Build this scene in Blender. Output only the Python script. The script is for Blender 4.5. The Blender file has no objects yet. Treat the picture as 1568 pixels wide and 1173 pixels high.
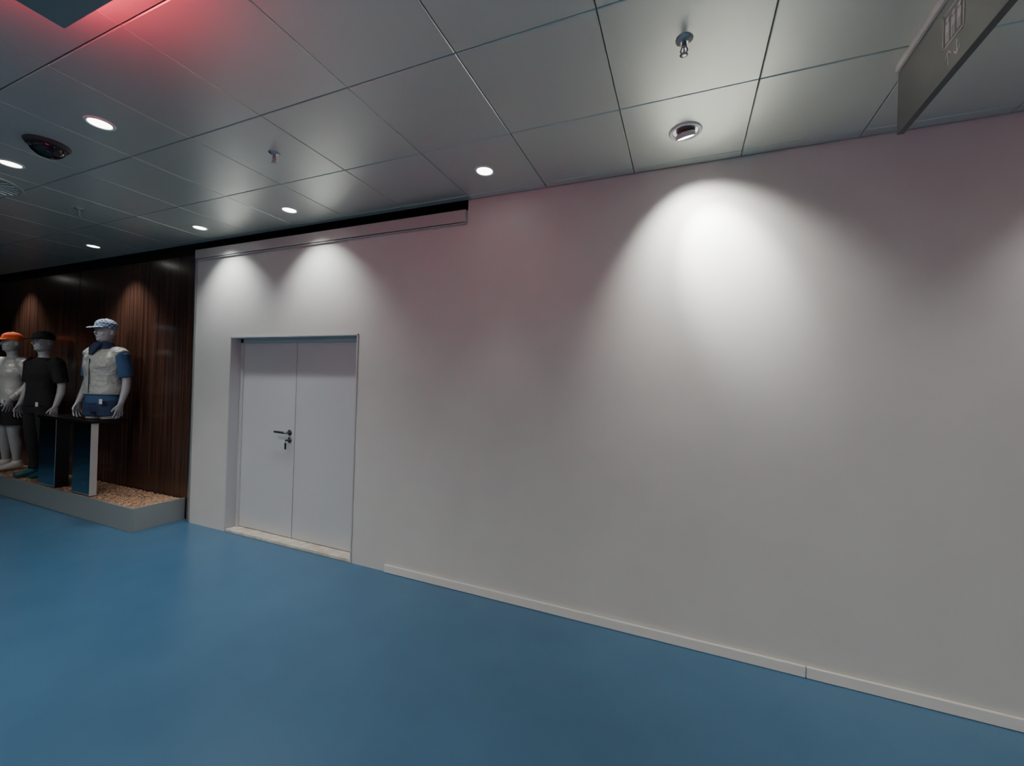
import bpy, bmesh, math, random
from mathutils import Vector, Matrix
random.seed(7)
COL = bpy.context.scene.collection

# ------------------------------------------------------------------ materials
def new_mat(name, base=(.5,.5,.5), rough=.5, metal=0., spec=.5):
    m = bpy.data.materials.new(name); m.use_nodes = True
    b = m.node_tree.nodes['Principled BSDF']
    b.inputs['Base Color'].default_value = (*base, 1)
    b.inputs['Roughness'].default_value = rough
    b.inputs['Metallic'].default_value = metal
    b.inputs['Specular IOR Level'].default_value = spec
    return m
def N(m, t, **kw):
    n = m.node_tree.nodes.new(t)
    for k, v in kw.items():
        if k in n.inputs: n.inputs[k].default_value = v
        else: setattr(n, k, v)
    return n
def L(m, a, ao, b, bi): m.node_tree.links.new(a.outputs[ao], b.inputs[bi])
def P(m): return m.node_tree.nodes['Principled BSDF']
def coords(m, scale=(1,1,1)):
    tc = N(m,'ShaderNodeTexCoord'); mp = N(m,'ShaderNodeMapping'); mp.inputs['Scale'].default_value = scale
    L(m, tc,'Object', mp,'Vector'); return mp
def noise_mix(m, scale, c1, c2, lo=.35, hi=.65, detail=3, stretch=(1,1,1)):
    mp = coords(m, stretch); n = N(m,'ShaderNodeTexNoise'); n.inputs['Scale'].default_value = scale; n.inputs['Detail'].default_value = detail
    r = N(m,'ShaderNodeValToRGB'); r.color_ramp.elements[0].position = lo; r.color_ramp.elements[1].position = hi
    r.color_ramp.elements[0].color = (*c1,1); r.color_ramp.elements[1].color = (*c2,1)
    L(m, mp,'Vector', n,'Vector'); L(m, n,'Fac', r,'Fac'); L(m, r,'Color', P(m),'Base Color'); return n
def bump(m, scale, strength, dist=.002, detail=2, stretch=(1,1,1)):
    mp = coords(m, stretch); n = N(m,'ShaderNodeTexNoise'); n.inputs['Scale'].default_value = scale; n.inputs['Detail'].default_value = detail
    b = N(m,'ShaderNodeBump'); b.inputs['Strength'].default_value = strength; b.inputs['Distance'].default_value = dist
    L(m, mp,'Vector', n,'Vector'); L(m, n,'Fac', b,'Height'); L(m, b,'Normal', P(m),'Normal')
def emis(name, col, s):
    m = new_mat(name, (0,0,0), .6)
    P(m).inputs['Emission Color'].default_value = (*col,1); P(m).inputs['Emission Strength'].default_value = s; return m

M_wall = new_mat('wall_paint', (.60,.60,.585), .5, 0, .4); noise_mix(M_wall, 3, (.60,.598,.570), (.63,.628,.600), .3,.7,4); bump(M_wall, 260, .12, .001)
M_wallplain = new_mat('wall_paint_rear', (.55,.545,.52), .7)
M_gap = new_mat('dark_gap', (.03,.03,.03), .8)
M_trim = new_mat('painted_trim', (.50,.49,.47), .4); bump(M_trim, 120, .05, .001)
M_base = new_mat('baseboard_paint', (.74,.73,.69), .35); bump(M_base, 90, .05, .001)
M_door = new_mat('door_enamel', (.55,.57,.585), .38); bump(M_door, 180, .06, .001)
M_frame = new_mat('door_frame_enamel', (.48,.50,.51), .35); bump(M_frame, 150, .05, .001)
M_thresh = new_mat('bare_screed', (.7,.65,.55), .9); noise_mix(M_thresh, 14, (.50,.45,.37), (.66,.62,.54), .35,.6,5)
M_floor = new_mat('blue_resin_floor', (.05,.15,.25), .25, 0, .55)
noise_mix(M_floor, 1.6, (.050,.142,.255), (.062,.166,.288), .3,.7,6); bump(M_floor, 330, .25, .0015, 3)
M_ceil = new_mat('ceiling_metal_panel', (.36,.375,.35), .33, .42); noise_mix(M_ceil, 900, (.60,.625,.565), (.64,.665,.605), .3,.7,1); bump(M_ceil, 500, .05, .0005)
M_slab = new_mat('ceiling_void', (.02,.02,.02), .9)
M_wood = new_mat('dark_wood_veneer', (.05,.02,.015), .26, 0, .5)
noise_mix(M_wood, 2.2, (.024,.012,.009), (.105,.047,.031), .34,.76,8,(16,16,.3)); bump(M_wood, 3, .08,.001,6,(30,30,.5))
M_plinth = new_mat('plinth_laminate', (.24,.27,.275), .45); bump(M_plinth, 100,.05,.001)
M_chip = new_mat('wood_chips', (.4,.22,.12), .8)
oi = N(M_chip,'ShaderNodeNewGeometry'); rr = N(M_chip,'ShaderNodeValToRGB')
rr.color_ramp.elements[0].color=(.26,.13,.07,1); rr.color_ramp.elements[1].color=(.66,.46,.31,1)
L(M_chip, oi,'Random Per Island', rr,'Fac'); L(M_chip, rr,'Color', P(M_chip),'Base Color')
M_mirror = new_mat('mirror_polished_steel', (.72,.76,.8), .07, 1.0); bump(M_mirror, 4,.02,.001)
M_black = new_mat('black_gloss', (.012,.012,.013), .25); bump(M_black, 50,.03,.001)
M_steel = new_mat('brushed_steel', (.5,.5,.5), .28, 1.0); bump(M_steel, 200,.05,.0005)
M_handle = new_mat('satin_dark_steel', (.22,.22,.22), .3, 1.0); bump(M_handle, 200,.05,.0005)
M_white = new_mat('white_enamel', (.75,.75,.73), .35); bump(M_white, 100,.02,.0005)
M_dome = new_mat('smoked_dome', (.01,.01,.012), .06); bump(M_dome, 5,.01,.0005)
M_dark = new_mat('dark_plastic', (.03,.03,.033), .5); bump(M_dark, 100,.05,.0005)
M_sign = new_mat('sign_anthracite', (.06,.063,.065), .36); bump(M_sign, 200,.04,.0005)
M_box = new_mat('lightbox_casing_grey', (.22,.25,.25), .4); bump(M_box, 200,.04,.0005)
M_signw = new_mat('sign_white_vinyl', (.7,.7,.68), .5); bump(M_signw, 200,.02,.0005)
M_lamp = emis('lamp_glow', (1,.97,.9), 11)
M_fill_globe = emis('fill_globe_glow', (1,.97,.93), 4)  # glow of the globes added as ceiling fill
M_red = emis('red_led', (1,.03,.07), 38)
M_red_added = emis('red_tint_added', (1,.05,.10), 17)  # for the added right-hand box, pink tint only
M_skin = new_mat('mannequin_grey', (.34,.35,.36), .42); bump(M_skin, 60,.04,.001)
def cloth(name, c, rough=.85):
    m = new_mat(name, c, rough); bump(m, 14,.6,.02,4); return m
M_navy = cloth('navy_cloth', (.02,.035,.085)); M_blue = cloth('denim_blue_cloth', (.035,.085,.19))
M_blk = cloth('black_cloth', (.010,.010,.012)); M_silver = new_mat('silver_cloth', (.5,.5,.48), .42,.25); bump(M_silver, 11,.9,.03,4)
M_vest = new_mat('vest_cloth', (.40,.42,.39), .5,.1); bump(M_vest, 12,1.,.04,4)
M_orange = cloth('orange_cloth', (.85,.13,.03)); M_shoew = cloth('white_shoe', (.65,.63,.6),.6); M_teal = cloth('teal_shoe', (.01,.10,.13),.5)
M_plaid = new_mat('plaid_cap_cloth', (.3,.4,.5), .8)
mp = coords(M_plaid); ck = N(M_plaid,'ShaderNodeTexChecker'); ck.inputs['Scale'].default_value = 44
ck.inputs['Color1'].default_value=(.07,.12,.22,1); ck.inputs['Color2'].default_value=(.36,.43,.52,1)
L(M_plaid, mp,'Vector', ck,'Vector'); L(M_plaid, ck,'Color', P(M_plaid),'Base Color')

# ------------------------------------------------------------------ helpers
def link(name, me, mats=(), parent=None, smooth=False, loc=(0,0,0)):
    o = bpy.data.objects.new(name, me); COL.objects.link(o); o.location = loc
    for m in mats: me.materials.append(m)
    if parent: o.parent = parent
    if smooth:
        for p in me.polygons: p.use_smooth = True
    return o
def empty(name, loc=(0,0,0), rz=0):
    e = bpy.data.objects.new(name, None); e.empty_display_size=.1; COL.objects.link(e); e.location = loc; e.rotation_euler=(0,0,rz); return e
def bm_obj(name, bm, mats, parent=None, smooth=False, loc=(0,0,0)):
    me = bpy.data.meshes.new(name); bmesh.ops.recalc_face_normals(bm, faces=bm.faces); bm.to_mesh(me); bm.free()
    return link(name, me, mats, parent, smooth, loc)
def box(bm, x0,x1,y0,y1,z0,z1, mi=0, bev=0):
    r = bmesh.ops.create_cube(bm, size=1); vs = r['verts']
    for v in vs: v.co = Vector(((x0+x1)/2+v.co.x*(x1-x0), (y0+y1)/2+v.co.y*(y1-y0), (z0+z1)/2+v.co.z*(z1-z0)))
    fs = list({f for v in vs for f in v.link_faces})
    for f in fs: f.material_index = mi
    if bev:
        es = list({e for v in vs for e in v.link_edges})
        r2 = bmesh.ops.bevel(bm, geom=es, offset=bev, segments=2, affect='EDGES', profile=.6)
        for f in r2['faces']: f.material_index = mi
def lathe(bm, prof, cx=0, cy=0, cz=0, seg=40, mi=0, mat=None, cap0=False, cap1=False):
    rings=[]
    for r,z in prof:
        ring=[]
        for i in range(seg):
            a=2*math.pi*i/seg; v=Vector((r*math.cos(a), r*math.sin(a), z))
            if mat: v = mat @ v
            ring.append(bm.verts.new(v+Vector((cx,cy,cz))))
        rings.append(ring)
    for a,b in zip(rings, rings[1:]):
        for i in range(seg):
            f=bm.faces.new((a[i],a[(i+1)%seg],b[(i+1)%seg],b[i])); f.material_index=mi; f.smooth=True
    if cap0: f=bm.faces.new(rings[0]); f.material_index=mi
    if cap1: f=bm.faces.new(rings[-1]); f.material_index=mi
def tube(bm, pts, ref=(0,1,0), seg=18, mi=0):
    """pts: (x,y,z,ra,rb); rb measured along ref, ra across."""
    ref=Vector(ref); rings=[]
    n=len(pts)
    for i,p in enumerate(pts):
        a=Vector(pts[max(0,i-1)][:3]); b=Vector(pts[min(n-1,i+1)][:3]); t=(b-a).normalized()
        vb=(ref-ref.dot(t)*t).normalized(); va=vb.cross(t)
        rings.append([bm.verts.new(Vector(p[:3])+va*p[3]*math.cos(2*math.pi*k/seg)+vb*p[4]*math.sin(2*math.pi*k/seg)) for k in range(seg)])
    for a,b in zip(rings,rings[1:]):
        for i in range(seg):
            f=bm.faces.new((a[i],a[(i+1)%seg],b[(i+1)%seg],b[i])); f.material_index=mi; f.smooth=True
    for r in (rings[0],rings[-1]):
        f=bm.faces.new(r); f.material_index=mi
def ball(bm, c, r, seg=12):
    v=bmesh.ops.create_uvsphere(bm,u_segments=seg,v_segments=seg,radius=1)['verts']
    for q in v: q.co = Vector((c[0]+q.co.x*r[0], c[1]+q.co.y*r[1], c[2]+q.co.z*r[2]))

H=3.016; D=2.83
# ------------------------------------------------------------------ room shell
bm=bmesh.new(); box(bm,-16,6,-5,3.3,-.12,0); bm_obj('floor',bm,[M_floor])

bm=bmesh.new()
W0,W1=2.83,3.2
box(bm,-4.90,-4.306,W0,W1,0,2.94); box(bm,-4.306,-2.65,W0,W1,1.99,2.94); box(bm,-2.65,-1.59,W0,W1,0,2.94); box(bm,-1.59,6,W0,W1,0,3.1)
box(bm,-4.90,-1.59,3.0,W1,2.94,3.1,1)
box(bm,-4.306,-2.65,3.02,W1,0,1.99,1)
bm_obj('wall_north',bm,[M_wall,M_gap])

bm=bmesh.new(); box(bm,-16,-4.93,2.88,3.2,0,2.92)
box(bm,-16,-4.90,3.0,3.2,2.92,3.1,1)
bm_obj('wall_display',bm,[M_wood,M_gap])
bm=bmesh.new()
x=-5.02
while x>-15.5:
    x-=1.22
    box(bm,x-.002,x+.002,2.8775,2.8805,.25,2.92)
bm_obj('trim_veneer_joints',bm,[M_gap])
bm=bmesh.new(); box(bm,-16,6,-5.2,-5,0,3.1); bm_obj('wall_south',bm,[M_wallplain])
bm=bmesh.new(); box(bm,6,6.2,-5.2,3.2,0,3.1); bm_obj('wall_east',bm,[M_wallplain])
bm=bmesh.new(); box(bm,-16.2,-16,-5.2,3.2,0,3.1); bm_obj('wall_west',bm,[M_gap])

# ceiling: individual metal tiles + void slab
bm=bmesh.new()
sy=.607
xs=[.85+.6*k for k in range(9,0,-1)]+[.85,.275,-.346,-.951,-1.555]+[-1.555-.612*k for k in range(1,24)]
xs=sorted(xs)
ys=sorted([2.146+sy]+[2.146-sy*k for k in range(0,13)])
cells=[]
for i in range(len(xs)-1):
    for j in range(len(ys)-1): cells.append((xs[i],xs[i+1],ys[j],ys[j+1]))
    cells.append((xs[i],xs[i+1],ys[-1],2.822))
g=.0020
for (a,b,c,d) in cells:
    a+=g;b-=g;c+=g;d-=g
    if b<=-16 or a>=6: continue
    a=max(a,-15.99); b=min(b,5.99); c=max(c,-4.99)
    if d<c+.02: continue
    jz=[random.uniform(-.0007,.0007) for _ in range(4)]
    e=.003
    r0=[(a+e,c+e,H+jz[0]),(b-e,c+e,H+jz[1]),(b-e,d-e,H+jz[2]),(a+e,d-e,H+jz[3])]
    r1=[(a,c,H+.004),(b,c,H+.004),(b,d,H+.004),(a,d,H+.004)]
    r2=[(a,c,H+.028),(b,c,H+.028),(b,d,H+.028),(a,d,H+.028)]
    R=[[bm.verts.new(v) for v in r] for r in (r0,r1,r2)]
    bm.faces.new(R[0][::-1])
    for p,q in ((R[0],R[1]),(R[1],R[2])):
        for k in range(4): bm.faces.new((p[k],p[(k+1)%4],q[(k+1)%4],q[k]))
box(bm,-16,6,-5,3.2,H+.03,H+.09,1)
bm_obj('ceiling',bm,[M_ceil,M_slab])

# head rail at top of door side
bm=bmesh.new(); box(bm,-4.90,-1.595,2.800,2.829,2.845,2.938,0,.003); box(bm,-4.90,-1.595,2.806,2.829,2.832,2.838,0,.001)
bm_obj('trim_head_rail',bm,[M_trim])
bm=bmesh.new(); box(bm,-4.928,-4.902,2.815,2.87,0,2.92,0,.003); bm_obj('trim_corner_profile',bm,[M_steel])
# baseboard
bm=bmesh.new()
for a,b in ((-2.276,.671),(.675,5.99)):
    box(bm,a,b,2.812,2.829,.002,.064,0,.004)
bm_obj('baseboard_north',bm,[M_base])

# ------------------------------------------------------------------ door
door=empty('door_1',(-3.478,2.83,0))
def dbox(name,lst,mat,bev=.002):
    bm=bmesh.new()
    for b in lst: box(bm,b[0]+3.478,b[1]+3.478,b[2]-2.83,b[3]-2.83,b[4],b[5],0,bev)
    return bm_obj(name,bm,[mat],door)
dbox('frame_casing',[(-4.318,-4.304,2.822,2.97,.002,2.0),(-2.652,-2.638,2.822,2.97,.002,2.0),(-4.318,-2.638,2.822,2.97,1.985,2.0)],M_frame)
dbox('frame_inner_stop',[(-4.304,-4.262,2.925,3.0,.03,1.985),(-2.694,-2.652,2.925,3.0,.03,1.985),(-4.304,-2.652,2.925,3.0,1.945,1.985)],M_frame)
dbox('leaf_left',[(-4.262,-3.505,2.94,2.99,.035,1.944)],M_door)
dbox('leaf_right',[(-3.499,-2.694,2.94,2.99,.035,1.944)],M_door)
dbox('astragal',[(-3.518,-3.502,2.936,2.942,.035,1.944)],M_door,.001)
dbox('threshold',[(-4.304,-2.652,2.828,3.0,.001,.028)],M_thresh,.004)
bm=bmesh.new()
hx=-3.565+3.478; hy=2.94-2.83
def cyl(bm,c,axis,r,l,seg=20):
    q=Vector((0,0,1)).rotation_difference(Vector(axis)).to_matrix()
    lathe(bm,[(r*.85,0),(r,.002),(r,l-.002),(r*.85,l)],*c,seg=seg,mat=q,cap0=True,cap1=True)
cyl(bm,(hx,hy,1.06),(0,-1,0),.028,.009); cyl(bm,(hx,hy-.006,1.06),(0,-1,0),.011,.045)
tube(bm,[(hx+.014,hy-.05,1.06,.011,.012),(hx-.02,hy-.052,1.06,.011,.012),(hx-.09,hy-.052,1.061,.010,.011),(hx-.155,hy-.05,1.062,.010,.011)],ref=(0,0,1))
cyl(bm,(hx,hy,.985),(0,-1,0),.027,.009); cyl(bm,(hx,hy-.006,.985),(0,-1,0),.010,.02)
box(bm,hx-.001,hx+.001,hy-.055,hy-.022,.975,.995); box(bm,hx-.012,hx+.012,hy-.05,hy-.047,.90,.965)
bm_obj('lever_handle_and_lock',bm,[M_handle],door)
bm=bmesh.new()
for z in (.95,1.35,.45):
    cyl(bm,(-4.283+3.478,2.925-2.83,z),(0,-1,0),.006,.004,12)
bm_obj('frame_screws',bm,[M_steel],door)

# ------------------------------------------------------------------ lamps
def spot(parent,name,loc,dirv,power,size,blend,rad=.03,col=(1,.97,.92)):
    l=bpy.data.lights.new(name,'SPOT'); l.energy=power; l.spot_size=math.radians(size); l.spot_blend=blend; l.shadow_soft_size=rad; l.color=col
    o=bpy.data.objects.new(name,l); COL.objects.link(o); o.parent=parent; o.location=loc
    o.rotation_euler=Vector(dirv).to_track_quat('-Z','Y').to_euler(); return o
def downlight(x,y,power,size=70,blend=.5,dirv=(0,0,-1),col=(1,.97,.92),r=.053):
    e=empty('recessed_downlight',(x,y,H))
    bm=bmesh.new(); lathe(bm,[(r+.016,0.0005),(r+.014,-.005),(r+.004,-.007),(r,-.004),(r*.96,.0)],seg=40); bm_obj('trim_ring',bm,[M_white],e)
    bm=bmesh.new(); lathe(bm,[(r*.98,-.003),(r*.5,-.0035),(.001,-.0035)],cap1=True,seg=40); bm_obj('lamp_lens',bm,[M_lamp],e)
    spot(e,'lamp',(0,0,-.02),dirv,power,size,blend,.035,col)
    return e
WW=(1,.975,.92)
downlight(-1.269,2.464,11,46,.6)
downlight(-3.125,2.50,50,104,.9,(0.05,.30,-.95),(.97,1,1))
downlight(-4.352,2.52,50,104,.9,(0.05,.30,-.95),(.97,1,1))
downlight(-3.12,1.265,66,110,.9)
downlight(-4.338,1.298,66,110,.9)
downlight(-6.217,2.50,60,84,.8,(0.05,.22,-.97))
downlight(-8.86,2.50,55,84,.8,(0.05,.22,-.97))
downlight(2.0,2.46,46,94,.95,(0,.25,-.97))
# unseen fill lamps added to brighten the display figures
downlight(-5.3,.35,80,44,.8,(-.85,2.2,-1.25))
downlight(-7.4,.35,65,44,.8,(-.55,2.2,-1.45))
for (x,y) in ((-1.25,-.55),(1.2,-.55),(3.6,.1),(-3.7,-.55),(-1.25,-3.),(2.4,-3.),(-6.2,-.55),(-6.2,-3.)):  # unseen downlights added around the camera for ambient fill
    downlight(x,y,42,140,.9,(0,0,-1),WW)
# gimbal lamp
e=empty('gimbal_downlight',(-.035,2.45,H))
bm=bmesh.new(); lathe(bm,[(.086,.0005),(.084,-.006),(.074,-.009),(.066,-.006),(.063,.0)],seg=48); bm_obj('trim_ring',bm,[M_white],e)
bm=bmesh.new(); lathe(bm,[(.064,-.001),(.05,-.0012),(.001,-.0012)],cap1=True,seg=48); bm_obj('recess_disc',bm,[M_steel],e)
ax=Vector((.15,.35,-.90)).normalized(); q=Vector((0,0,1)).rotation_difference(ax).to_matrix()
bm=bmesh.new(); lathe(bm,[(.042,-.006),(.050,.0),(.051,.020),(.047,.022),(.043,.017)],0,0,-.012,mat=q,seg=40,cap0=True); bm_obj('tilted_head',bm,[M_white],e)
bm=bmesh.new(); lathe(bm,[(.045,.018),(.02,.018),(.001,.018)],0,0,-.012,mat=q,seg=40,cap1=True); bm_obj('lamp_lens',bm,[M_lamp],e)
p0=Vector((0,0,-.012))+ax*.04
spot(e,'lamp_flood',tuple(p0),(.20,.52,-.85),105,98,1.0,.035,(1,.98,.93))
spot(e,'lamp_core',tuple(p0),(.22,.40,-.55),165,50,1.0,.02,(1,.99,.95))

# sprinklers
for (x,y) in ((-.04,1.80),(-2.437,1.83),(-4.93,1.88)):
    e=empty('ceiling_sprinkler',(x,y,H))
    bm=bmesh.new()
    lathe(bm,[(.034,.0),(.032,-.004),(.016,-.011),(.013,-.013)],seg=28,cap1=True)
    lathe(bm,[(.009,-.01),(.009,-.030),(.012,-.032),(.012,-.036),(.008,-.038)],seg=16,cap1=True)
    for s in (-1,1):
        tube(bm,[(s*.009,0,-.034,.003,.003),(s*.014,0,-.046,.003,.003),(s*.004,0,-.060,.003,.003)],seg=8)
    lathe(bm,[(.003,-.036),(.003,-.060)],seg=8)
    lathe(bm,[(.005,-.058),(.015,-.061),(.016,-.063),(.004,-.064)],seg=24,cap1=True)
    bm_obj('sprinkler_body',bm,[M_steel],e)
# unseen globes added behind the camera to brighten the ceiling
for (x,y,pw) in ((-.6,-2.4,230),(3.2,-1.6,235),(-3.6,-2.4,150),(-7.5,-1.8,65)):
    e=empty('added_fill_globe',(x,y,2.25))
    bm=bmesh.new(); ball(bm,(0,0,0),(.15,.15,.15),24); bm_obj('fill_globe',bm,[M_fill_globe],e,True)
    bm=bmesh.new(); cyl(bm,(0,0,.14),(0,0,1),.04,.05); cyl(bm,(0,0,.18),(0,0,1),.006,.58,10); cyl(bm,(0,0,.735),(0,0,1),.05,.03); bm_obj('fill_globe_stem',bm,[M_white],e)
    l=bpy.data.lights.new('lamp','AREA'); l.shape='DISK'; l.size=.28; l.energy=pw*.10; l.color=WW
    o=bpy.data.objects.new('fill_down',l); COL.objects.link(o); o.parent=e; o.location=(0,0,-.17)
    l2=bpy.data.lights.new('lamp','SPOT'); l2.energy=pw; l2.spot_size=math.radians(160); l2.spot_blend=.4; l2.shadow_soft_size=.12; l2.color=WW
    o=bpy.data.objects.new('fill_up',l2); COL.objects.link(o); o.parent=e; o.location=(0,0,.30); o.rotation_euler=(math.pi,0,0)
# dome camera
e=empty('dome_security_camera',(-3.73,1.267,H))
bm=bmesh.new(); lathe(bm,[(.105,.0),(.105,-.006),(.096,-.020),(.084,-.026),(.08,-.022)],seg=48); bm_obj('housing_ring',bm,[M_dark],e)
bm=bmesh.new(); lathe(bm,[(.083*math.cos(a),-.024-.06*math.sin(a)) for a in [i*math.pi/2/12 for i in range(12)]]+[(.001,-.084)],seg=48,cap1=True); bm_obj('smoked_dome',bm,[M_dome],e)
# swirl diffuser
e=empty('swirl_air_diffuser',(-5.02,1.27,H))
bm=bmesh.new(); lathe(bm,[(.30,.0),(.298,-.005),(.285,-.007),(.28,-.004),(.001,-.004)],seg=56); bm_obj('face_plate',bm,[M_ceil],e)
bm=bmesh.new()
for k in range(28):
    a=2*math.pi*k/28
    p=[Vector((.09,-.004,-.0052)),Vector((.265,.030,-.0052)),Vector((.265,.044,-.0052)),Vector((.09,.005,-.0052))]
    R=Matrix.Rotation(a,3,'Z'); bm.faces.new([bm.verts.new(R@v) for v in p])
bm_obj('vane_slots',bm,[M_gap],e)
bm=bmesh.new()
for k in range(28):
    a=2*math.pi*k/28
    p=[(.09,.005,-.0055),(.265,.044,-.0055),(.265,.047,-.013),(.09,.008,-.011)]
    R=Matrix.Rotation(a,3,'Z'); bm.faces.new([bm.verts.new(R@Vector(v)) for v in p])
bm_obj('vanes',bm,[M_ceil],e)

# hanging red light box, plus an unseen one added to tint the wall pink
for lx,mr in ((-1.9,M_red),(2.5,M_red_added)):
    e=empty('hanging_lightbox_sign',(lx,.49,2.93))
    bm=bmesh.new(); box(bm,-.31,.31,-.295,.295,-.035,-.020,0,.003); box(bm,-.27,.27,-.255,.255,.035,.045,0,.003); bm_obj('frame',bm,[M_box],e)
    bm=bmesh.new(); box(bm,-.295,.295,-.28,.28,-.019,.034); bm_obj('led_core',bm,[mr],e)
    bm=bmesh.new()
    for s in (-1,1): cyl(bm,(s*.2,0,.044),(0,0,1),.006,.042,12)
    bm_obj('hangers',bm,[M_steel],e)

# elevator sign
e=empty('elevator_direction_sign',(.82,1.66,0))
bm=bmesh.new(); box(bm,-.012,.012,-.62,.60,2.718,2.985,0,.002); bm_obj('panel',bm,[M_sign],e)
bm=bmesh.new(); box(bm,-.022,.022,-.62,.60,2.985,H-.0005,0,.002); bm_obj('ceiling_rail',bm,[M_trim],e)
def vin(bm,pts):
    bm.faces.new([bm.verts.new((-.0128,-p[0]+.2,p[1])) for p in pts])
bm=bmesh.new()
def rect(a,b,c,d): vin(bm,[(a,c),(b,c),(b,d),(a,d)])
t=.006
rect(-.062,.062,2.818,2.818+t); rect(-.062,.062,2.942-t,2.942); rect(-.062,-.062+t,2.818,2.942); rect(.062-t,.062,2.818,2.942)
for cx in (-.034,0,.034):
    vin(bm,[(cx+.009*math.cos(k*math.pi/6),2.912+.009*math.sin(k*math.pi/6)) for k in range(12)])
    rect(cx-.011,cx+.011,2.868,2.900); rect(cx-.009,cx-.002,2.832,2.868); rect(cx+.002,cx+.009,2.832,2.868)
def arrow(cx,up):
    z0,z1=2.748,2.800
    s=1 if up else -1; zt=z1 if up else z0; zb=z0 if up else z1
    rect(cx-.003,cx+.003,min(zb,zt-s*.004),max(zb,zt-s*.004))
    vin(bm,[(cx,zt),(cx-.018,zt-s*.018),(cx-.018,zt-s*.026),(cx,zt-s*.008)])
    vin(bm,[(cx,zt),(cx+.018,zt-s*.018),(cx+.018,zt-s*.026),(cx,zt-s*.008)])
arrow(-.025,True); arrow(.025,False)
bm_obj('pictogram',bm,[M_signw],e)

# ------------------------------------------------------------------ display plinth
PX0,PX1,PY0,PY1,PZ=-15,-5.06,2.395,2.872,.237
e=empty('display_plinth',((PX0+PX1)/2,(PY0+PY1)/2,0)); ox,oy=e.location[0],e.location[1]
bm=bmesh.new()
def pb(*a): box(bm,a[0]-ox,a[1]-ox,a[2]-oy,a[3]-oy,a[4],a[5],0,.002)
pb(PX0,PX1,PY0,PY0+.02,0,PZ); pb(PX1-.02,PX1,PY0+.02,PY1,0,PZ); pb(PX0,PX0+.02,PY0+.02,PY1,0,PZ); pb(PX0+.02,PX1-.02,PY0+.02,PY1,.0,.205)
bm_obj('carcass',bm,[M_plinth],e)
bm=bmesh.new()
for _ in range(15000):
    x=PX1-.03-(random.random()**1.7)*6; y=random.uniform(PY0+.03,PY1-.015); z=.210+random.random()*.016
    l=random.uniform(.006,.016); w=l*random.uniform(.3,.6)
    R=Matrix.Rotation(random.uniform(0,6.28),3,'Z')@Matrix.Rotation(random.gauss(0,.22),3,'X')@Matrix.Rotation(random.gauss(0,.22),3,'Y')
    h_=random.uniform(.002,.004)
    vs=[bm.verts.new(R@Vector(v)+Vector((x-ox,y-oy,z))) for v in ((-l,-w*.6,0),(l*.7,-w,0),(l,w*.7,0),(-l*.8,w,0),(0,0,h_*2))]
    for v in vs: v.co.z=min(v.co.z,.2365)
    for f in ((0,1,4),(1,2,4),(2,3,4),(3,0,4),(3,2,1,0)): bm.faces.new([vs[k] for k in f])
bm_obj('wood_chip_fill',bm,[M_chip],e)

# mirrored bench stand
e=empty('mirrored_display_bench',(-6.55,2.6,.2385)); ox,oy=-6.55,2.6
bm=bmesh.new()
for a,b,d in ((-7.11,-6.72,2.55),(-6.33,-5.96,2.49)): box(bm,a-ox,b-ox,2.43-oy,d-oy,0,.79,0,.003)
bm_obj('mirror_legs',bm,[M_mirror],e)
bm=bmesh.new(); box(bm,-5.959-ox,-5.950-ox,2.43-oy,2.49-oy,0,.79,0,.002); bm_obj('side_reflection_strip',bm,[M_trim],e)  # pale strip paints the white wall's reflection onto the mirror leg
bm=bmesh.new(); box(bm,-6.719-ox,-6.710-ox,2.432-oy,2.55-oy,0,.79,0,.002); box(bm,-7.14-ox,-5.94-ox,2.42-oy,2.76-oy,.79,.82,0,.003); bm_obj('black_top_and_reflection',bm,[M_black],e)  # thin black strip paints a dark reflection on the left leg; then the top

# ------------------------------------------------------------------ mannequins
def remesh_obj(name,bm,mat,parent,vox=.008,sm=3):
    o=bm_obj(name,bm,[mat],parent)
    r=o.modifiers.new('remesh','REMESH'); r.mode='VOXEL'; r.voxel_size=vox; r.use_smooth_shade=True
    s=o.modifiers.new('smooth','SMOOTH'); s.iterations=sm; s.factor=.5
    return o
def hand(bm,s,wx,wy,wz):
    tube(bm,[(wx,wy,wz+.01,.020,.028),(wx,wy-.008,wz-.03,.015,.036),(wx-s*.003,wy-.014,wz-.075,.013,.042),(wx-s*.006,wy-.016,wz-.090,.010,.040)])
    for off,fan,ln in ((-.034,-.014,.066),(-.0115,-.004,.080),(.0115,.005,.074),(.034,.014,.056)):
        y=wy-.016+off
        tube(bm,[(wx-s*.005,y,wz-.078,.0095,.009),(wx-s*.008,y+fan*.5,wz-.09-ln*.45,.009,.0082),(wx-s*.020,y+fan*.9,wz-.09-ln*.8,.0085,.0078),(wx-s*.032,y+fan,wz-.09-ln,.0065,.006)],seg=10)
    tube(bm,[(wx-s*.004,wy-.034,wz-.025,.012,.012),(wx-s*.016,wy-.064,wz-.058,.010,.010),(wx-s*.026,wy-.078,wz-.090,.008,.008)],ref=(1,0,0),seg=10)
def arm_pts(s,kind,g=0.):
    if kind=='hang':
        return [(s*.150,.010,1.475,.05,.052),(s*.198,.012,1.44,.054,.056),(s*.222,.018,1.34,.047,.05),(s*.250,.028,1.16,.038,.04),(s*.262,.010,1.06,.038,.04),(s*.272,-.045,.905,.024,.028)]
    return [(s*.150,.010,1.475,.05,.052),(s*.198,.012,1.44,.054,.056),(s*.232,.03,1.34,.047,.05),(s*.270,.05,1.17,.038,.04),(s*.262,.0,1.08,.038,.04),(s*.235,-.12,.955,.024,.028)]
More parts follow.
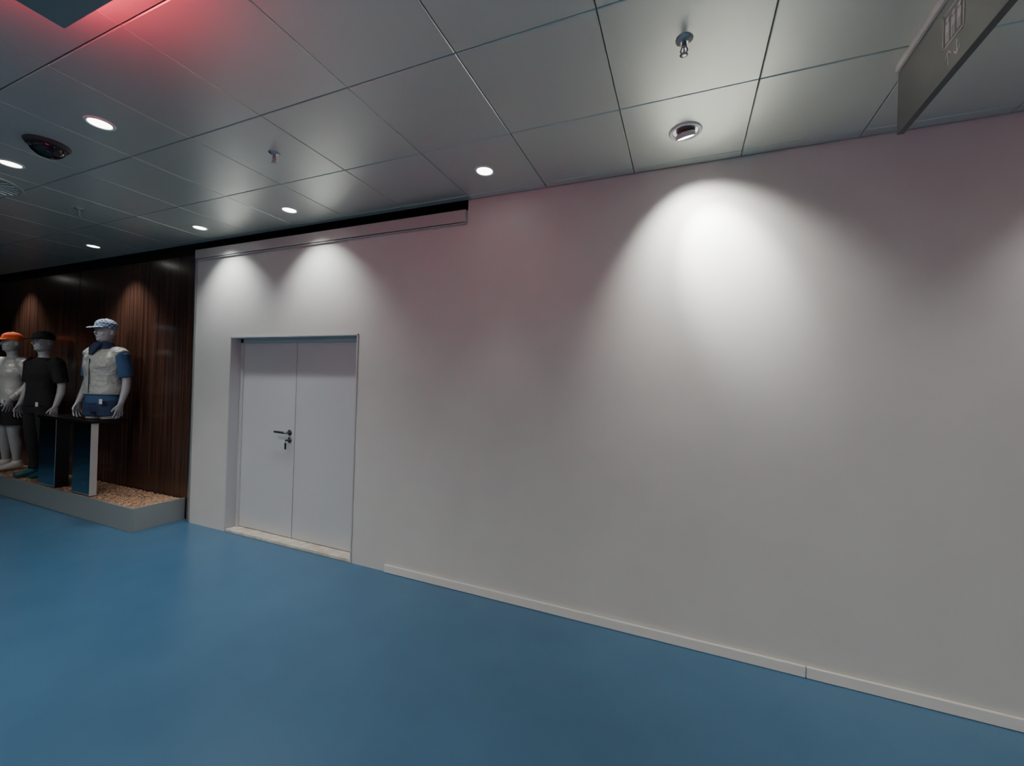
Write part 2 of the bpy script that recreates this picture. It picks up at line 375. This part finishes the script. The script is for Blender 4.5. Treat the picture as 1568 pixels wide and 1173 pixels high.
TORSO=[(0,.0,.86,.155,.105),(0,0,.93,.168,.112),(0,0,1.0,.155,.105),(0,-.004,1.10,.135,.098),(0,-.006,1.20,.148,.105),(0,-.008,1.31,.172,.118),(0,0,1.41,.178,.108),(0,.01,1.47,.140,.085),(0,.012,1.505,.075,.065),(0,.008,1.55,.053,.056),(0,0,1.60,.052,.058)]
LEG=lambda s:[(s*.085,0,.93,.085,.10),(s*.092,0,.84,.088,.10),(s*.098,-.005,.68,.076,.085),(s*.10,-.012,.52,.056,.062),(s*.10,-.008,.46,.052,.056),(s*.102,.014,.34,.052,.06),(s*.103,.022,.20,.038,.044),(s*.104,.025,.10,.032,.038),(s*.104,.02,.05,.032,.04)]
def mannequin(x,y,z,rz,kind,half=False):
    e=empty('mannequin',(x,y,z),rz)
    bm=bmesh.new()
    tube(bm,TORSO,seg=28)
    tube(bm,[(0,-.022,1.590,.034,.045),(0,-.022,1.612,.052,.068),(0,-.016,1.650,.064,.084),(0,-.010,1.70,.074,.094),(0,-.004,1.75,.077,.097),(0,0,1.79,.070,.088),(0,.002,1.82,.048,.062),(0,.002,1.835,.02,.026)],seg=24)
    tube(bm,[(0,-.098,1.735,.008,.008),(0,-.108,1.715,.010,.010),(0,-.118,1.693,.014,.013),(0,-.106,1.683,.012,.010)],ref=(1,0,0),seg=10)
    ball(bm,(0,-.094,1.658),(.024,.010,.006)); ball(bm,(0,-.091,1.648),(.020,.010,.006)); ball(bm,(0,-.082,1.618),(.022,.018,.014))
    for s in (-1,1):
        ball(bm,(s*.031,-.084,1.722),(.014,.012,.007)); ball(bm,(s*.032,-.088,1.742),(.024,.010,.006)); ball(bm,(s*.077,.008,1.705),(.008,.018,.030)); ball(bm,(s*.040,-.072,1.68),(.018,.016,.014))
        ap=arm_pts(s,'bent' if (kind=='silver' and s>0) else 'hang'); tube(bm,ap)
        w=ap[-1]; hand(bm,s,w[0],w[1],w[2])
        if half:
            tube(bm,[p for p in LEG(s) if p[2]>.8]+[(s*.095,-.003,.725,.080,.09)])
        else:
            tube(bm,LEG(s))
            tube(bm,[(s*.104,.05,.035,.028,.03),(s*.105,.01,.042,.034,.038),(s*.108,-.06,.032,.038,.03),(s*.11,-.13,.022,.036,.02),(s*.11,-.16,.018,.02,.012)],ref=(0,0,1))
    kids=[remesh_obj('body',bm,M_skin,e,.0048,2)]
    def grow(pts,g): return [(p[0],p[1],p[2],p[3]+g,p[4]+g) for p in pts]
    bm=bmesh.new()
    tt=[p for p in TORSO if .93<=p[2]<=1.47]; tt=grow(tt,.018); tt[0]=(0,0,.90,.192,.140); tt[1]=(0,0,1.0,.186,.136); tt[2]=(0,-.004,1.10,.170,.128)
    tube(bm,tt+[(0,.012,1.515,.085,.075)],seg=28)
    top={'vest':M_blue,'black':M_blk,'silver':M_silver}[kind]
    for s in (-1,1):
        if kind=='silver':
            ap=arm_pts(s,'bent' if s>0 else 'hang'); q=grow(ap,.017)
        else:
            ap=arm_pts(s,'hang'); q=grow(ap[:4],.020)
            q[3]=(s*.246,.026,1.20,.066,.070)
        tube(bm,q)
    kids.append(remesh_obj('top_garment',bm,top,e,.009,3))
    if kind=='vest':
        bm=bmesh.new(); v=grow([p for p in TORSO if 1.0<=p[2]<=1.47],.040); v=[(0,0,1.0,.206,.158),(0,0,1.05,.210,.162),(0,-.004,1.12,.198,.152)]+v[2:]+[(0,.012,1.52,.105,.092)]
        tube(bm,v,seg=30)
        for s in (-1,1): tube(bm,[(s*.10,.01,1.485,.068,.075),(s*.165,.011,1.470,.078,.084),(s*.206,.013,1.438,.080,.086)])
        kids.append(remesh_obj('vest',bm,M_vest,e,.009,3))
        bm=bmesh.new(); tube(bm,[(0,.0,1.52,.110,.10),(0,-.004,1.55,.096,.090),(0,-.006,1.578,.072,.075),(0,-.004,1.60,.060,.066)],seg=24)
        tube(bm,[(0,-.08,1.57,.05,.035),(0,-.13,1.52,.055,.022),(0,-.160,1.44,.018,.012)],seg=12); kids.append(remesh_obj('neck_scarf',bm,M_navy,e,.009,2))
        bm=bmesh.new()
        box(bm,-.003,.003,-.1655,-.160,1.02,1.40)
        kids.append(bm_obj('vest_zip',bm,[M_navy],e))
    bm=bmesh.new(); tube(bm,[(0,0,.80,.16,.115),(0,0,.87,.180,.128),(0,0,.95,.178,.126),(0,0,1.0,.165,.118)],seg=28)
    for s in (-1,1):
        l=LEG(s)
        if kind=='black': tube(bm,grow(l,.018)[:-2]+[(s*.104,.022,.09,.062,.066)])
        elif half: tube(bm,grow(l[:2],.024)+[(s*.098,-.004,.755,.108,.118)])
        else: tube(bm,grow(l[:3],.024)+[(s*.10,-.006,.60,.108,.115)])
    kids.append(remesh_obj('trousers' if kind=='black' else 'shorts',bm,M_blk if kind!='vest' else M_navy,e,.009,3))
    if not half:
        bm=bmesh.new()
        for s in (-1,1):
            tube(bm,[(s*.104,.085,.045,.020,.03),(s*.104,.06,.05,.040,.05),(s*.106,.01,.055,.045,.055),(s*.109,-.06,.042,.050,.042),(s*.111,-.13,.034,.048,.034),(s*.112,-.175,.028,.030,.026)],ref=(0,0,1))
            tube(bm,[(s*.104,.03,.06,.046,.052),(s*.104,.028,.115,.044,.05)])
        kids.append(remesh_obj('shoes',bm,M_shoew if kind=='silver' else M_teal,e,.008,2))
    bm=bmesh.new(); tube(bm,[(0,-.004,1.748,.088,.108),(0,-.003,1.775,.089,.109),(0,0,1.81,.084,.102),(0,.002,1.838,.066,.082),(0,.002,1.856,.038,.048),(0,.002,1.862,.01,.012)],seg=28)
    ball(bm,(0,.002,1.864),(.010,.010,.006))
    tube(bm,[(0,-.085,1.758,.082,.007),(0,-.125,1.756,.080,.007),(0,-.160,1.748,.066,.007),(0,-.185,1.738,.036,.006)],ref=(0,0,1),seg=20)
    kids.append(remesh_obj('cap',bm,{'vest':M_plaid,'black':M_blk,'silver':M_orange}[kind],e,.0065,1))
    bm=bmesh.new(); box(bm,.12,.16,-.150,-.147,.90,.955,0,.001); kids.append(bm_obj('price_tag',bm,[M_signw],e))
    if half:
        e.location.z+=.72
        for k in kids: k.location.z-=.72
    return e
mannequin(-6.12,2.60,1.0615-.72,math.radians(16),'vest',True)
mannequin(-7.62,2.62,.2385,math.radians(15),'black')
mannequin(-8.50,2.62,.2385,math.radians(10),'silver')

# ------------------------------------------------------------------ world + camera
w=bpy.data.worlds.new('world'); bpy.context.scene.world=w; w.use_nodes=True
w.node_tree.nodes['Background'].inputs[0].default_value=(.5,.55,.6,1); w.node_tree.nodes['Background'].inputs[1].default_value=.05
f,yaw,pitch,roll=636.38,.39402,.00319,.03102
cy,sy_=math.cos(yaw),math.sin(yaw); cp,sp=math.cos(pitch),math.sin(pitch)
F=Vector((-sy_*cp,cy*cp,sp)); R=Vector((cy,sy_,0)); U=R.cross(F)
R2=R*math.cos(roll)+U*math.sin(roll); U2=-R*math.sin(roll)+U*math.cos(roll)
c=bpy.data.cameras.new('camera'); c.sensor_width=36; c.sensor_fit='HORIZONTAL'; c.lens=f/1568*36; c.clip_start=.05
o=bpy.data.objects.new('camera',c); COL.objects.link(o)
m=Matrix((R2,U2,-F)).transposed().to_4x4(); m.translation=Vector((0,0,1.6)); o.matrix_world=m
bpy.context.scene.camera=o
